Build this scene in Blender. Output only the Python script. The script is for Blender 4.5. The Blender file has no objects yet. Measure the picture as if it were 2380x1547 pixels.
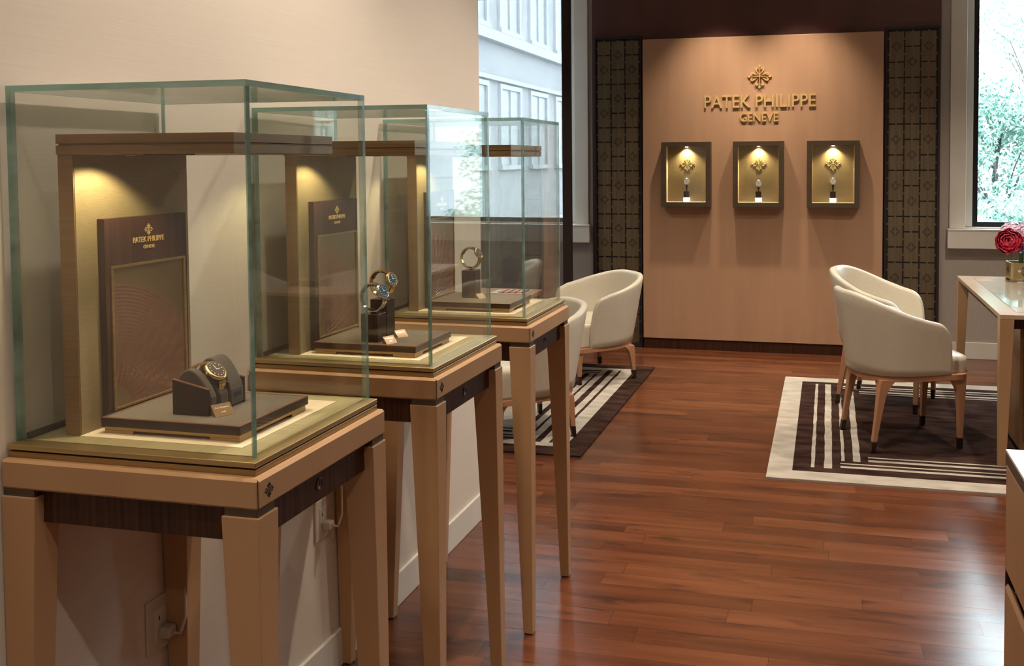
import bpy, bmesh, math, random
from mathutils import Vector, Matrix
random.seed(7)
S = bpy.context.scene
COL = S.collection
PI = math.pi
# ------------------------------------------------------------------ camera
F_PX, CX, CY = 2104.0, 1451.0, 460.5
yaw, pit, rol = -0.22156, 0.041723, 0.0047
fw = Vector((math.sin(yaw)*math.cos(pit), math.cos(yaw)*math.cos(pit), -math.sin(pit)))
rt = Vector((math.cos(yaw), -math.sin(yaw), 0)); dn = fw.cross(rt)
r2 = rt*math.cos(rol)+dn*math.sin(rol); d2 = dn*math.cos(rol)-rt*math.sin(rol)
cd = bpy.data.cameras.new('camera'); cam = bpy.data.objects.new('camera', cd); COL.objects.link(cam)
M = Matrix((r2, -d2, -fw)).transposed().to_4x4(); M.translation = Vector((0, 0, 1.5)); cam.matrix_world = M
cd.sensor_width = 36; cd.lens = F_PX*36/2380; cd.shift_x = (1190-CX)/2380; cd.shift_y = (CY-773.5)/2380
cd.clip_start = 0.05; cd.clip_end = 200
S.camera = cam
# ------------------------------------------------------------------ world and exposure
w = bpy.data.worlds.new('sky'); S.world = w; w.use_nodes = True
bg = w.node_tree.nodes['Background']; bg.inputs[0].default_value = (0.76, 0.91, 1.0, 1); bg.inputs[1].default_value = 21.0
S.view_settings.view_transform = 'Standard'; S.view_settings.look = 'None'
S.view_settings.exposure = 0.0; S.view_settings.gamma = 1.0; S.view_settings.use_curve_mapping = False
S.cycles.transparent_max_bounces = 40; S.cycles.max_bounces = 10
S.cycles.sample_clamp_indirect = 4.0
# window portals: only guide sampling of the sky through the two windows
for (px, pw) in ((-2.9, 1.8), (1.43, .9)):
    ld = bpy.data.lights.new('window_portal', 'AREA'); ld.shape = 'RECTANGLE'; ld.size = pw; ld.size_y = 1.95
    ld.cycles.is_portal = True
    lo = bpy.data.objects.new('window_portal', ld); COL.objects.link(lo); lo.location = (px, 7.26, 1.97); lo.rotation_euler = (-PI/2, 0, 0)

# ------------------------------------------------------------------ materials
def nt(name):
    m = bpy.data.materials.new(name); m.use_nodes = True
    return m, m.node_tree, m.node_tree.nodes, m.node_tree.links, m.node_tree.nodes['Principled BSDF']
def setp(b, col=None, rough=None, metal=None, spec=None, coat=None, coatr=None, sheen=None):
    if col is not None: b.inputs['Base Color'].default_value = (*col, 1)
    if rough is not None: b.inputs['Roughness'].default_value = rough
    if metal is not None: b.inputs['Metallic'].default_value = metal
    if spec is not None: b.inputs['Specular IOR Level'].default_value = spec
    if coat is not None: b.inputs['Coat Weight'].default_value = coat
    if coatr is not None: b.inputs['Coat Roughness'].default_value = coatr
    if sheen is not None: b.inputs['Sheen Weight'].default_value = sheen
def noisy(name, c1, c2, scale=(20, 20, 20), rough=.5, metal=0, spec=.5, bump=0, detail=4, lo=.35, hi=.65, coat=0, coatr=.1, coords='Object', rnd=False, sheen=0):
    m, t, n, l, b = nt(name); setp(b, rough=rough, metal=metal, spec=spec, coat=coat, coatr=coatr, sheen=sheen)
    tc = n.new('ShaderNodeTexCoord'); mp = n.new('ShaderNodeMapping'); mp.inputs['Scale'].default_value = scale
    l.new(tc.outputs[coords], mp.inputs[0])
    nz = n.new('ShaderNodeTexNoise'); nz.inputs['Scale'].default_value = 1; nz.inputs['Detail'].default_value = detail
    l.new(mp.outputs[0], nz.inputs['Vector'])
    rp = n.new('ShaderNodeValToRGB'); rp.color_ramp.elements[0].position = lo; rp.color_ramp.elements[1].position = hi
    rp.color_ramp.elements[0].color = (*c1, 1); rp.color_ramp.elements[1].color = (*c2, 1)
    l.new(nz.outputs[0], rp.inputs[0]); l.new(rp.outputs[0], b.inputs['Base Color'])
    if bump:
        bp = n.new('ShaderNodeBump'); bp.inputs['Strength'].default_value = bump; bp.inputs['Distance'].default_value = .002
        l.new(nz.outputs[0], bp.inputs['Height']); l.new(bp.outputs[0], b.inputs['Normal'])
    return m
def plain(name, col, rough=.5, metal=0, spec=.5, **k):
    m, t, n, l, b = nt(name); setp(b, col=col, rough=rough, metal=metal, spec=spec, **k); return m
def emit(name, col, st):
    m, t, n, l, b = nt(name); b.inputs['Emission Color'].default_value = (*col, 1); b.inputs['Emission Strength'].default_value = st
    setp(b, col=col); return m
MT = {}
MT['maple'] = noisy('maple', (.42, .245, .125), (.47, .28, .15), (7, 7, .7), .42, spec=.35, lo=.3, hi=.7)
MT['maple_panel'] = noisy('maple_panel', (.41, .235, .145), (.47, .285, .175), (9, 9, 1.1), .45, spec=.3, lo=.25, hi=.75, detail=6)
MT['maple_gloss'] = noisy('maple_gloss', (.50, .36, .25), (.55, .41, .29), (7, 7, .7), .14, spec=.6, lo=.3, hi=.7)
MT['leather_gloss'] = plain('leather_gloss', (.72, .66, .56), .12, spec=.7, coat=1, coatr=.05)
MT['chair_wood'] = noisy('chair_wood', (.38, .185, .095), (.44, .22, .12), (6, 6, 2), .4)
MT['dark_wood'] = noisy('dark_wood', (.026, .009, .005), (.088, .034, .018), (140, 140, 3), .42, spec=.25, lo=.3, hi=.75, detail=3)
MT['sign_wood'] = noisy('sign_wood', (.045, .020, .015), (.092, .042, .030), (90, 90, 4), .4, spec=.3, lo=.3, hi=.75, detail=3)
MT['wall_wood'] = noisy('wall_wood', (.065, .024, .022), (.125, .046, .038), (5, 5, .5), .42, lo=.25, hi=.8, detail=5)
MT['tray_wood'] = noisy('tray_wood', (.026, .011, .007), (.042, .018, .012), (60, 60, 10), .32, spec=.35)
MT['tray_edge'] = plain('tray_edge', (.16, .062, .035), .35)
MT['wallpaper'] = noisy('wallpaper', (.66, .585, .505), (.69, .615, .535), (90, 4, 420), .75, spec=.15, bump=.08, detail=3, lo=.3, hi=.7)
MT['wall_grey'] = noisy('wall_grey', (.40, .355, .31), (.43, .38, .335), (60, 60, 60), .8, spec=.1)
MT['white_paint'] = noisy('white_paint', (.66, .62, .555), (.69, .65, .585), (6, 6, 6), .45)
MT['ceiling'] = plain('ceiling_paint', (.72, .68, .62), .9)
MT['brass'] = noisy('brass', (.46, .335, .155), (.56, .42, .21), (4, 4, 300), .38, metal=.92, detail=2)
MT['brass_dark'] = noisy('brass_dark', (.36, .235, .10), (.44, .29, .13), (3, 3, 200), .42, metal=.85, detail=2)
MT['brass_deck'] = noisy('brass_deck', (.50, .42, .24), (.60, .51, .31), (220, 4, 4), .42, metal=.6, detail=2)
MT['bronze'] = noisy('bronze', (.225, .125, .052), (.27, .155, .07), (4, 4, 400), .4, metal=.35, detail=3)
MT['bronze_fabric'] = noisy('bronze_fabric', (.25, .185, .10), (.29, .215, .12), (8, 60, 500), .6, metal=.25, bump=.1, detail=3)
MT['gold'] = plain('gold', (.83, .56, .25), .22, 1)
MT['gold_soft'] = plain('gold_soft', (.80, .57, .25), .38, .45)
MT['relief_gold'] = plain('relief_gold', (.50, .39, .19), .5, .2)
MT['case_bronze'] = noisy('case_bronze', (.085, .06, .038), (.11, .078, .05), (4, 4, 200), .42, metal=.3)
MT['steel'] = plain('steel', (.75, .74, .72), .2, 1)
MT['black_metal'] = plain('black_metal', (.012, .013, .016), .35, .3)
MT['dark_gap'] = plain('dark_gap', (.012, .009, .007), .6)
MT['cream_inlay'] = noisy('cream_inlay', (.72, .58, .41), (.76, .62, .45), (80, 80, 80), .6, spec=.2)
MT['taupe'] = noisy('taupe_suede', (.135, .105, .082), (.16, .125, .098), (400, 400, 400), .85, spec=.15, sheen=.2)
MT['pillow_dark'] = noisy('pillow_suede', (.058, .042, .034), (.078, .057, .047), (400, 400, 400), .8, spec=.2, sheen=.3)
MT['leather'] = noisy('cream_leather', (.60, .545, .435), (.63, .575, .465), (70, 70, 70), .32, spec=.4, bump=.03)
MT['ferrule'] = plain('dark_ferrule', (.035, .022, .016), .3, .5)
MT['stone'] = noisy('white_stone', (.72, .72, .73), (.80, .80, .81), (9, 60, 9), .16, spec=.5)
MT['outlet'] = plain('outlet_plastic', (.60, .53, .44), .4)
MT['cord'] = plain('cord_plastic', (.5, .42, .33), .5)
MT['shell'] = plain('pale_highlight', (.75, .82, .85), .15, .2)  # pale colour for the highlight painted on the planter emblem
MT['dial_blue'] = plain('dial_blue', (.05, .09, .16), .15)
MT['dial_dark'] = plain('dial_dark', (.10, .075, .06), .15)
MT['dial_white'] = plain('dial_white', (.85, .85, .84), .15)
MT['strap_black'] = plain('strap_black', (.015, .012, .01), .5)
MT['lamp_glow'] = emit('lamp_glow', (1, .86, .62), 9)
MT['lightbox'] = emit('lightbox_glow', (1, .95, .85), 2.2)
MT['bronze_sheet'] = noisy('bronze_sheet', (.15, .112, .07), (.19, .145, .092), (50, 50, 2), .42, metal=.55, detail=3)
MT['frame_dark'] = plain('frame_dark', (.028, .018, .019), .4)
MT['lattice_back'] = plain('lattice_back', (.012, .008, .008), .5)
MT['rug_cream'] = noisy('rug_cream', (.36, .32, .27), (.50, .45, .385), (6, 14, 6), .95, spec=.03, detail=8, bump=.4)
MT['rug_brown'] = noisy('rug_brown', (.022, .011, .009), (.060, .033, .025), (5, 14, 5), .95, spec=.03, detail=8, bump=.4)
MT['peony'] = noisy('peony_petal', (.33, .006, .028), (.66, .035, .09), (40, 40, 40), .45)
MT['hydrangea'] = noisy('hydrangea_petal', (.72, .52, .68), (.85, .72, .84), (60, 60, 60), .6)
MT['purple'] = noisy('purple_petal', (.10, .03, .22), (.20, .09, .36), (60, 60, 60), .6)
MT['stem'] = plain('stem_green', (.10, .18, .07), .5)
MT['leaf'] = noisy('leaf', (.045, .12, .095), (.15, .27, .21), (3, 3, 3), .5)
MT['bark'] = plain('bark', (.05, .045, .04), .9)
MT['facade'] = noisy('facade_stucco', (.30, .30, .315), (.33, .33, .34), (1, 1, 1), .9)
MT['house_white'] = plain('house_white', (.80, .82, .84), .9)
MT['facade_pale'] = plain('facade_pale', (.40, .41, .43), .9)
MT['facade_glass'] = plain('facade_glass', (.23, .24, .26), .3)
MT['ground'] = noisy('ground_concrete', (.36, .36, .36), (.42, .42, .42), (1, 1, 1), .9)
MT['salmon'] = plain('swatch_salmon', (.75, .33, .22), .5)
MT['swatch_brown'] = plain('swatch_brown', (.08, .035, .02), .5)
MT['swatch_green'] = plain('swatch_green', (.10, .10, .02), .5)
# glass: thin-pane, light passes straight through, Schlick reflection on both faces alike
def glass(name, tint, boost=1.0, rough=0.0):
    m, t, n, l, b = nt(name); n.remove(b); out = n['Material Output']
    g = n.new('ShaderNodeNewGeometry'); dt = n.new('ShaderNodeVectorMath'); dt.operation = 'DOT_PRODUCT'
    l.new(g.outputs['Incoming'], dt.inputs[0]); l.new(g.outputs['Normal'], dt.inputs[1])
    def mt(op, a, bb):
        x = n.new('ShaderNodeMath'); x.operation = op
        for i, v in enumerate((a, bb)):
            if v is None: continue
            if isinstance(v, (int, float)): x.inputs[i].default_value = v
            else: l.new(v, x.inputs[i])
        return x.outputs[0]
    c = mt('ABSOLUTE', dt.outputs['Value'], None); q = mt('SUBTRACT', 1.0, c); p = mt('POWER', q, 5.0)
    f = mt('MULTIPLY', mt('ADD', mt('MULTIPLY', p, .96), .04), boost)
    tr = n.new('ShaderNodeBsdfTransparent'); tr.inputs[0].default_value = (*tint, 1)
    gl = n.new('ShaderNodeBsdfGlossy'); gl.inputs['Roughness'].default_value = rough; gl.inputs[0].default_value = (1, 1, 1, 1)
    mx = n.new('ShaderNodeMixShader'); l.new(f, mx.inputs[0]); l.new(tr.outputs[0], mx.inputs[1]); l.new(gl.outputs[0], mx.inputs[2])
    l.new(mx.outputs[0], out.inputs[0]); return m
MT['glass'] = glass('case_glass', (.975, .985, .975))
MT['win_glass'] = glass('window_glass', (.96, .98, .97))
# the ground thickness of a pane: greener and less clear
def edge_glass():
    m, t, n, l, b = nt('glass_edge'); out = n['Material Output']
    setp(b, col=(.16, .36, .30), rough=.15, spec=.6)
    tc = n.new('ShaderNodeTexCoord'); mp = n.new('ShaderNodeMapping'); mp.inputs['Scale'].default_value = (3, 3, 14); l.new(tc.outputs['Object'], mp.inputs[0])
    nz = n.new('ShaderNodeTexNoise'); nz.inputs['Scale'].default_value = 1; nz.inputs['Detail'].default_value = 6; l.new(mp.outputs[0], nz.inputs['Vector'])
    rp = n.new('ShaderNodeValToRGB'); rp.color_ramp.elements[0].position = .35; rp.color_ramp.elements[1].position = .68
    rp.color_ramp.elements[0].color = (.085, .17, .15, 1); rp.color_ramp.elements[1].color = (.36, .52, .46, 1)
    l.new(nz.outputs[0], rp.inputs[0]); l.new(rp.outputs[0], b.inputs['Base Color'])
    tr = n.new('ShaderNodeBsdfTransparent'); tr.inputs[0].default_value = (.50, .70, .65, 1)
    mx = n.new('ShaderNodeMixShader'); mx.inputs[0].default_value = .38
    l.new(b.outputs[0], mx.inputs[1]); l.new(tr.outputs[0], mx.inputs[2]); l.new(mx.outputs[0], out.inputs[0]); return m
MT['edge'] = edge_glass()
# sheer woven screen
def sheer():
    m, t, n, l, b = nt('sheer_weave'); out = n['Material Output']
    setp(b, col=(.20, .185, .18), rough=.8, spec=.2)
    tc = n.new('ShaderNodeTexCoord'); fac = None
    for sc in ((260, 1, 7), (9, 1, 240)):
        mp = n.new('ShaderNodeMapping'); mp.inputs['Scale'].default_value = sc; l.new(tc.outputs['Object'], mp.inputs[0])
        nz = n.new('ShaderNodeTexNoise'); nz.inputs['Scale'].default_value = 1; nz.inputs['Detail'].default_value = 2; l.new(mp.outputs[0], nz.inputs['Vector'])
        if fac is None: fac = nz.outputs[0]
        else:
            a = n.new('ShaderNodeMath'); a.operation = 'ADD'; l.new(fac, a.inputs[0]); l.new(nz.outputs[0], a.inputs[1]); fac = a.outputs[0]
    mr = n.new('ShaderNodeMapRange'); mr.inputs['From Min'].default_value = .6; mr.inputs['From Max'].default_value = 1.4
    mr.inputs['To Min'].default_value = .40; mr.inputs['To Max'].default_value = .52; l.new(fac, mr.inputs[0])
    tr = n.new('ShaderNodeBsdfTransparent'); mx = n.new('ShaderNodeMixShader')
    l.new(mr.outputs[0], mx.inputs[0]); l.new(b.outputs[0], mx.inputs[1]); l.new(tr.outputs[0], mx.inputs[2]); l.new(mx.outputs[0], out.inputs[0]); return m
MT['sheer'] = sheer()
# wood plank floor, planks along x, 9 cm wide, random lengths and tones
def floor_mat():
    m, t, n, l, b = nt('plank_floor'); setp(b, rough=.23, spec=.46)
    def mt(op, a, bb=None, cc=None):
        x = n.new('ShaderNodeMath'); x.operation = op
        for i, v in enumerate((a, bb, cc)):
            if v is None: continue
            if isinstance(v, (int, float)): x.inputs[i].default_value = v
            else: l.new(v, x.inputs[i])
        return x.outputs[0]
    tc = n.new('ShaderNodeTexCoord'); sp = n.new('ShaderNodeSeparateXYZ'); l.new(tc.outputs['Object'], sp.inputs[0])
    X, Y = sp.outputs[0], sp.outputs[1]
    v = mt('DIVIDE', Y, .09); row = mt('FLOOR', v); fv = mt('FRACT', v)
    wn = n.new('ShaderNodeTexWhiteNoise'); wn.noise_dimensions = '1D'; l.new(row, wn.inputs['W'])
    L = mt('ADD', mt('MULTIPLY', wn.outputs['Value'], .6), .65)
    u = mt('ADD', mt('DIVIDE', mt('ADD', X, 20), L), mt('MULTIPLY', wn.outputs['Value'], 37.3))
    cell = mt('FLOOR', u); fu = mt('FRACT', u)
    cv = n.new('ShaderNodeCombineXYZ'); l.new(row, cv.inputs[0]); l.new(cell, cv.inputs[1])
    w2 = n.new('ShaderNodeTexWhiteNoise'); w2.noise_dimensions = '2D'; l.new(cv.outputs[0], w2.inputs['Vector'])
    # grooves
    dv = mt('MULTIPLY', mt('MINIMUM', fv, mt('SUBTRACT', 1, fv)), .09)
    du = mt('MULTIPLY', mt('MINIMUM', fu, mt('SUBTRACT', 1, fu)), L)
    d = mt('MINIMUM', dv, du); gr = mt('GREATER_THAN', .0009, d)
    # grain
    off = mt('MULTIPLY', w2.outputs['Value'], 50)
    cg = n.new('ShaderNodeCombineXYZ'); l.new(mt('MULTIPLY', X, 1.6), cg.inputs[0]); l.new(mt('MULTIPLY', Y, 17), cg.inputs[1]); l.new(off, cg.inputs[2])
    ng = n.new('ShaderNodeTexNoise'); ng.inputs['Scale'].default_value = 1; ng.inputs['Detail'].default_value = 4; ng.inputs['Roughness'].default_value = .5
    l.new(cg.outputs[0], ng.inputs['Vector'])
    ck = n.new('ShaderNodeCombineXYZ'); l.new(mt('MULTIPLY', X, 3.0), ck.inputs[0]); l.new(mt('MULTIPLY', Y, 13), ck.inputs[1]); l.new(off, ck.inputs[2])
    nk = n.new('ShaderNodeTexNoise'); nk.inputs['Scale'].default_value = 1; nk.inputs['Detail'].default_value = 3; l.new(ck.outputs[0], nk.inputs['Vector'])
    knot = n.new('ShaderNodeMapRange'); knot.inputs['From Min'].default_value = .575; knot.inputs['From Max'].default_value = .70; l.new(nk.outputs[0], knot.inputs[0])
    base = n.new('ShaderNodeValToRGB'); e = base.color_ramp.elements
    e[0].position = 0; e[0].color = (.068, .022, .010, 1); e[1].position = 1; e[1].color = (.190, .066, .028, 1)
    x = e.new(.5); x.color = (.120, .038, .016, 1)
    f = mt('ADD', mt('MULTIPLY', w2.outputs['Value'], .55), mt('MULTIPLY', mt('SUBTRACT', ng.outputs[0], .5), 1.3)); f = mt('ADD', f, .22)
    l.new(f, base.inputs[0])
    mk = n.new('ShaderNodeMix'); mk.data_type = 'RGBA'; mk.blend_type = 'MIX'; l.new(mt('MULTIPLY', knot.outputs[0], .75), mk.inputs[0]); l.new(base.outputs[0], mk.inputs[6]); mk.inputs[7].default_value = (.045, .016, .01, 1)
    mg = n.new('ShaderNodeMix'); mg.data_type = 'RGBA'; l.new(mt('MULTIPLY', gr, .6), mg.inputs[0]); l.new(mk.outputs[2], mg.inputs[6]); mg.inputs[7].default_value = (.03, .012, .008, 1)
    l.new(mg.outputs[2], b.inputs['Base Color'])
    rr = mt('ADD', mt('MULTIPLY', ng.outputs[0], .10), .17); l.new(rr, b.inputs['Roughness'])
    bp = n.new('ShaderNodeBump'); bp.inputs['Strength'].default_value = .22; bp.inputs['Distance'].default_value = .0012
    h = mt('SUBTRACT', mt('ADD', mt('MULTIPLY', ng.outputs[0], .05), mt('MULTIPLY', w2.outputs['Value'], .15)), gr); l.new(h, bp.inputs['Height']); l.new(bp.outputs[0], b.inputs['Normal'])
    return m
MT['floor'] = floor_mat()
# pressed copper artwork: rays fanning from the lower corner, crossed by stepped rings
def art_mat():
    m, t, n, l, b = nt('pressed_copper'); setp(b, rough=.26, metal=.75)
    def mt(op, a, bb=None):
        x = n.new('ShaderNodeMath'); x.operation = op
        for i, v in enumerate((a, bb)):
            if v is None: continue
            if isinstance(v, (int, float)): x.inputs[i].default_value = v
            else: l.new(v, x.inputs[i])
        return x.outputs[0]
    tc = n.new('ShaderNodeTexCoord'); sp = n.new('ShaderNodeSeparateXYZ'); l.new(tc.outputs['Object'], sp.inputs[0])
    Y = mt('ADD', sp.outputs[1], .10); Z = mt('SUBTRACT', sp.outputs[2], 1.035)
    R = mt('SQRT', mt('ADD', mt('MULTIPLY', Y, Y), mt('MULTIPLY', Z, Z)))
    A = mt('ARCTAN2', Z, Y)
    ray = mt('ABSOLUTE', mt('SINE', mt('MULTIPLY', mt('ADD', A, mt('MULTIPLY', mt('FLOOR', mt('MULTIPLY', R, 22)), .09)), 20)))
    seg = mt('FLOOR', mt('MULTIPLY', A, 7.0))
    stp = mt('FRACT', mt('ADD', mt('MULTIPLY', R, 26), mt('MULTIPLY', seg, .37)))
    wig = mt('SINE', mt('MULTIPLY', R, 900))
    zone = mt('LESS_THAN', R, .235)
    far = mt('MULTIPLY', mt('GREATER_THAN', R, .045), zone)
    h = mt('MULTIPLY', mt('ADD', mt('ADD', ray, mt('MULTIPLY', stp, 1.2)), mt('MULTIPLY', wig, .12)), far)
    bp = n.new('ShaderNodeBump'); bp.inputs['Strength'].default_value = .45; bp.inputs['Distance'].default_value = .0018
    l.new(h, bp.inputs['Height']); l.new(bp.outputs[0], b.inputs['Normal'])
    mx = n.new('ShaderNodeMix'); mx.data_type = 'RGBA'; l.new(far, mx.inputs[0]); mx.inputs[6].default_value = (.30, .21, .12, 1); mx.inputs[7].default_value = (.34, .19, .135, 1)
    l.new(mx.outputs[2], b.inputs['Base Color']); return m
MT['art'] = art_mat()

# ------------------------------------------------------------------ mesh helpers
class MB:
    def __init__(s): s.b = bmesh.new(); s.mi = 0
    def face(s, pts):
        f = s.b.faces.new([s.b.verts.new(p) for p in pts]); f.material_index = s.mi; return f
    def box(s, x0, x1, y0, y1, z0, z1):
        v = [s.b.verts.new((x, y, z)) for x in (x0, x1) for y in (y0, y1) for z in (z0, z1)]
        for q in ((0, 1, 3, 2), (4, 6, 7, 5), (0, 4, 5, 1), (2, 3, 7, 6), (0, 2, 6, 4), (1, 5, 7, 3)):
            f = s.b.faces.new([v[i] for i in q]); f.material_index = s.mi
        return s
    def loft(s, rings, cap=True, smooth=False, closed=True):
        R = [[s.b.verts.new(p) for p in r] for r in rings]; n = len(R[0])
        for a, c in zip(R, R[1:]):
            for i in range(n if closed else n-1):
                f = s.b.faces.new((a[i], a[(i+1) % n], c[(i+1) % n], c[i])); f.material_index = s.mi; f.smooth = smooth
        if cap and closed:
            for r in (R[0][::-1], R[-1]):
                f = s.b.faces.new(r); f.material_index = s.mi
        return s
    def cyl(s, p, q, r0, r1=None, n=20, smooth=True):
        p = Vector(p); q = Vector(q); d = (q-p).normalized(); a = d.orthogonal().normalized(); c = d.cross(a)
        r1 = r0 if r1 is None else r1
        return s.loft([[p+(a*math.cos(2*PI*i/n)+c*math.sin(2*PI*i/n))*r0 for i in range(n)], [q+(a*math.cos(2*PI*i/n)+c*math.sin(2*PI*i/n))*r1 for i in range(n)]], smooth=smooth)
    def lathe(s, p, d, prof, n=32):
        p = Vector(p); d = Vector(d).normalized(); a = d.orthogonal().normalized(); c = d.cross(a)
        return s.loft([[p+d*h+(a*math.cos(2*PI*i/n)+c*math.sin(2*PI*i/n))*max(r, 1e-5) for i in range(n)] for r, h in prof], smooth=True)
    def tube(s, pts, r, n=8):
        pts = [Vector(p) for p in pts]; rings = []
        up = Vector((.3, .5, .8))
        for i, p in enumerate(pts):
            d = (pts[min(i+1, len(pts)-1)]-pts[max(i-1, 0)]).normalized(); a = d.cross(up).normalized(); c = d.cross(a)
            rr = r[i] if isinstance(r, (list, tuple)) else r
            rings.append([p+(a*math.cos(2*PI*k/n)+c*math.sin(2*PI*k/n))*rr for k in range(n)])
        return s.loft(rings, smooth=True)
    def prism(s, poly, mp, d0, d1):
        """2D polygon -> extruded along the third axis; mp(u, v, d) -> 3D"""
        A = [s.b.verts.new(mp(u, v, d0)) for u, v in poly]; B = [s.b.verts.new(mp(u, v, d1)) for u, v in poly]
        fs = [s.b.faces.new(A[::-1]), s.b.faces.new(B)]; n = len(A)
        for i in range(n): fs.append(s.b.faces.new((A[i], A[(i+1) % n], B[(i+1) % n], B[i])))
        for f in fs: f.material_index = s.mi
        return s
    def build(s, name, mats, parent=None, bevel=0, seg=2, loc=None, fix=True, smooth=False):
        if fix: bmesh.ops.recalc_face_normals(s.b, faces=s.b.faces)
        me = bpy.data.meshes.new(name); s.b.to_mesh(me); s.b.free()
        for m in (mats if isinstance(mats, (list, tuple)) else [mats]): me.materials.append(MT[m] if isinstance(m, str) else m)
        if smooth:
            for p in me.polygons: p.use_smooth = True
        o = bpy.data.objects.new(name, me); COL.objects.link(o)
        if parent: o.parent = parent
        if loc: o.location = loc
        if bevel:
            md = o.modifiers.new('bevel', 'BEVEL'); md.width = bevel; md.segments = seg; md.limit_method = 'ANGLE'; md.angle_limit = math.radians(40)
        return o
def box(name, mat, parent, x0, x1, y0, y1, z0, z1, bevel=0): return MB().box(x0, x1, y0, y1, z0, z1).build(name, mat, parent, bevel)
def tag(o, label=None, cat=None, group=None, kind=None):
    for k, v in (('label', label), ('category', cat), ('group', group), ('kind', kind)):
        if v: o[k] = v
    return o
def thing(name, label, cat, loc=(0, 0, 0), rz=0, group=None):
    o = bpy.data.objects.new(name, None); COL.objects.link(o); o.empty_display_size = .1
    o.location = loc; o.rotation_euler = (0, 0, rz); return tag(o, label, cat, group)
def struct(o, label=None): return tag(o, label, None, None, 'structure')
KIDS = {}
def copy_tree(o, parent=None):
    c = o.copy(); COL.objects.link(c)
    if parent: c.parent = parent
    for ch in list(o.children): copy_tree(ch, c)
    return c
def dup(o, loc, rz, label, group=None):
    c = copy_tree(o); c.location = loc; c.rotation_euler = (0, 0, rz); c['label'] = label
    if group: c['group'] = group
    return c

# lettering, laid in a plane (origin, u axis, v axis, outward normal)
def lettering(name, text, mat, parent, org, u, v, nrm, width, height, depth, bold=0.0):
    cu = bpy.data.curves.new('tmp', 'FONT'); cu.body = text; cu.align_x = 'CENTER'; cu.resolution_u = 4; cu.offset = bold
    ob = bpy.data.objects.new('tmp', cu); COL.objects.link(ob)
    dg = bpy.context.evaluated_depsgraph_get(); dg.update()
    me = bpy.data.meshes.new_from_object(ob.evaluated_get(dg)); bpy.data.objects.remove(ob)
    xs = [p.co.x for p in me.vertices]; ys = [p.co.y for p in me.vertices]
    x0, x1, y0, y1 = min(xs), max(xs), min(ys), max(ys)
    org, u, v, nrm = Vector(org), Vector(u), Vector(v), Vector(nrm)
    b = bmesh.new(); b.from_mesh(me)
    for f in b.faces: f.smooth = False
    bmesh.ops.remove_doubles(b, verts=b.verts, dist=1e-5)
    ex = bmesh.ops.extrude_face_region(b, geom=b.faces[:]); top = set(e for e in ex['geom'] if isinstance(e, bmesh.types.BMVert))
    for p in b.verts:
        a = ((p.co.x-x0)/(x1-x0)-.5)*width; c = ((p.co.y-y0)/(y1-y0)-.5)*height
        p.co = org+u*a+v*c+nrm*(depth if p in top else 0)
    mb = MB(); mb.b.free(); mb.b = b
    return mb.build(name, mat, parent)
# the four-armed fleury cross emblem
def stroke(pts):
    L, R = [], []
    for i, (x, y, w_) in enumerate(pts):
        a = pts[max(i-1, 0)]; c = pts[min(i+1, len(pts)-1)]
        dx, dy = c[0]-a[0], c[1]-a[1]; q = math.hypot(dx, dy) or 1; nx, ny = -dy/q, dx/q
        L.append((x+nx*w_, y+ny*w_)); R.append((x-nx*w_, y-ny*w_))
    return L+R[::-1]
def cross_polys(cut=False):
    P = []
    for k in range(4):
        a = k*PI/2; c, s = round(math.cos(a)), round(math.sin(a))
        rot = lambda q: [(u*c-v*s, u*s+v*c) for u, v in q]
        P.append(rot([(.70, 0), (.76, .05), (.86, .105), (.93, .06), (1.0, 0), (.93, -.06), (.86, -.105), (.76, -.05)]))
        for g in (1, -1):
            st = [(.20, .10*g, .006), (.36, .19*g, .035), (.50, .27*g, .065), (.62, .31*g, .075), (.69, .25*g, .07), (.69, .15*g, .055), (.60, .11*g, .035), (.54, .125*g, .012)]
            P.append(rot(stroke(st)))
        if not cut: P.append(rot([(.0, -.028), (.0, .028), (.74, .018), (.74, -.018)]))
    return P
def emblem(name, mat, parent, org, u, v, nrm, r, depth, cut=False, mb=None):
    org, u, v, nrm = Vector(org), Vector(u), Vector(v), Vector(nrm); own = mb is None; mb = mb or MB()
    mp = lambda a, b_, d: org+u*a*r+v*b_*r+nrm*d
    for i, p in enumerate(cross_polys(cut)):
        k = depth*(1+.01*i) if not cut else depth
        mb.prism(p, mp, 0, k)
    return mb.build(name, mat, parent) if own else mb
XP, YP, ZP = Vector((1, 0, 0)), Vector((0, 1, 0)), Vector((0, 0, 1))

# ------------------------------------------------------------------ room shell
CEIL = 3.1
struct(box('floor', 'floor', None, -5.0, 3.4, -2.6, 7.15, -.05, 0))
ce = MB().box(-5.0, 3.4, -2.6, 7.15, CEIL, CEIL+.08).build('ceiling', 'ceiling'); struct(ce)
lw = box('wall_left', 'wallpaper', None, -1.62, -1.42, -2.6, 3.56, 0, CEIL); struct(lw)
struct(box('wall_right', 'wall_grey', None, 3.4, 3.5, -2.6, 7.3, 0, CEIL))
struct(box('wall_rear', 'wall_grey', None, -5.0, 3.4, -2.75, -2.6, 0, CEIL))
struct(box('wall_far_left', 'wall_grey', None, -5.1, -5.0, -2.6, 7.3, 0, CEIL))
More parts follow.
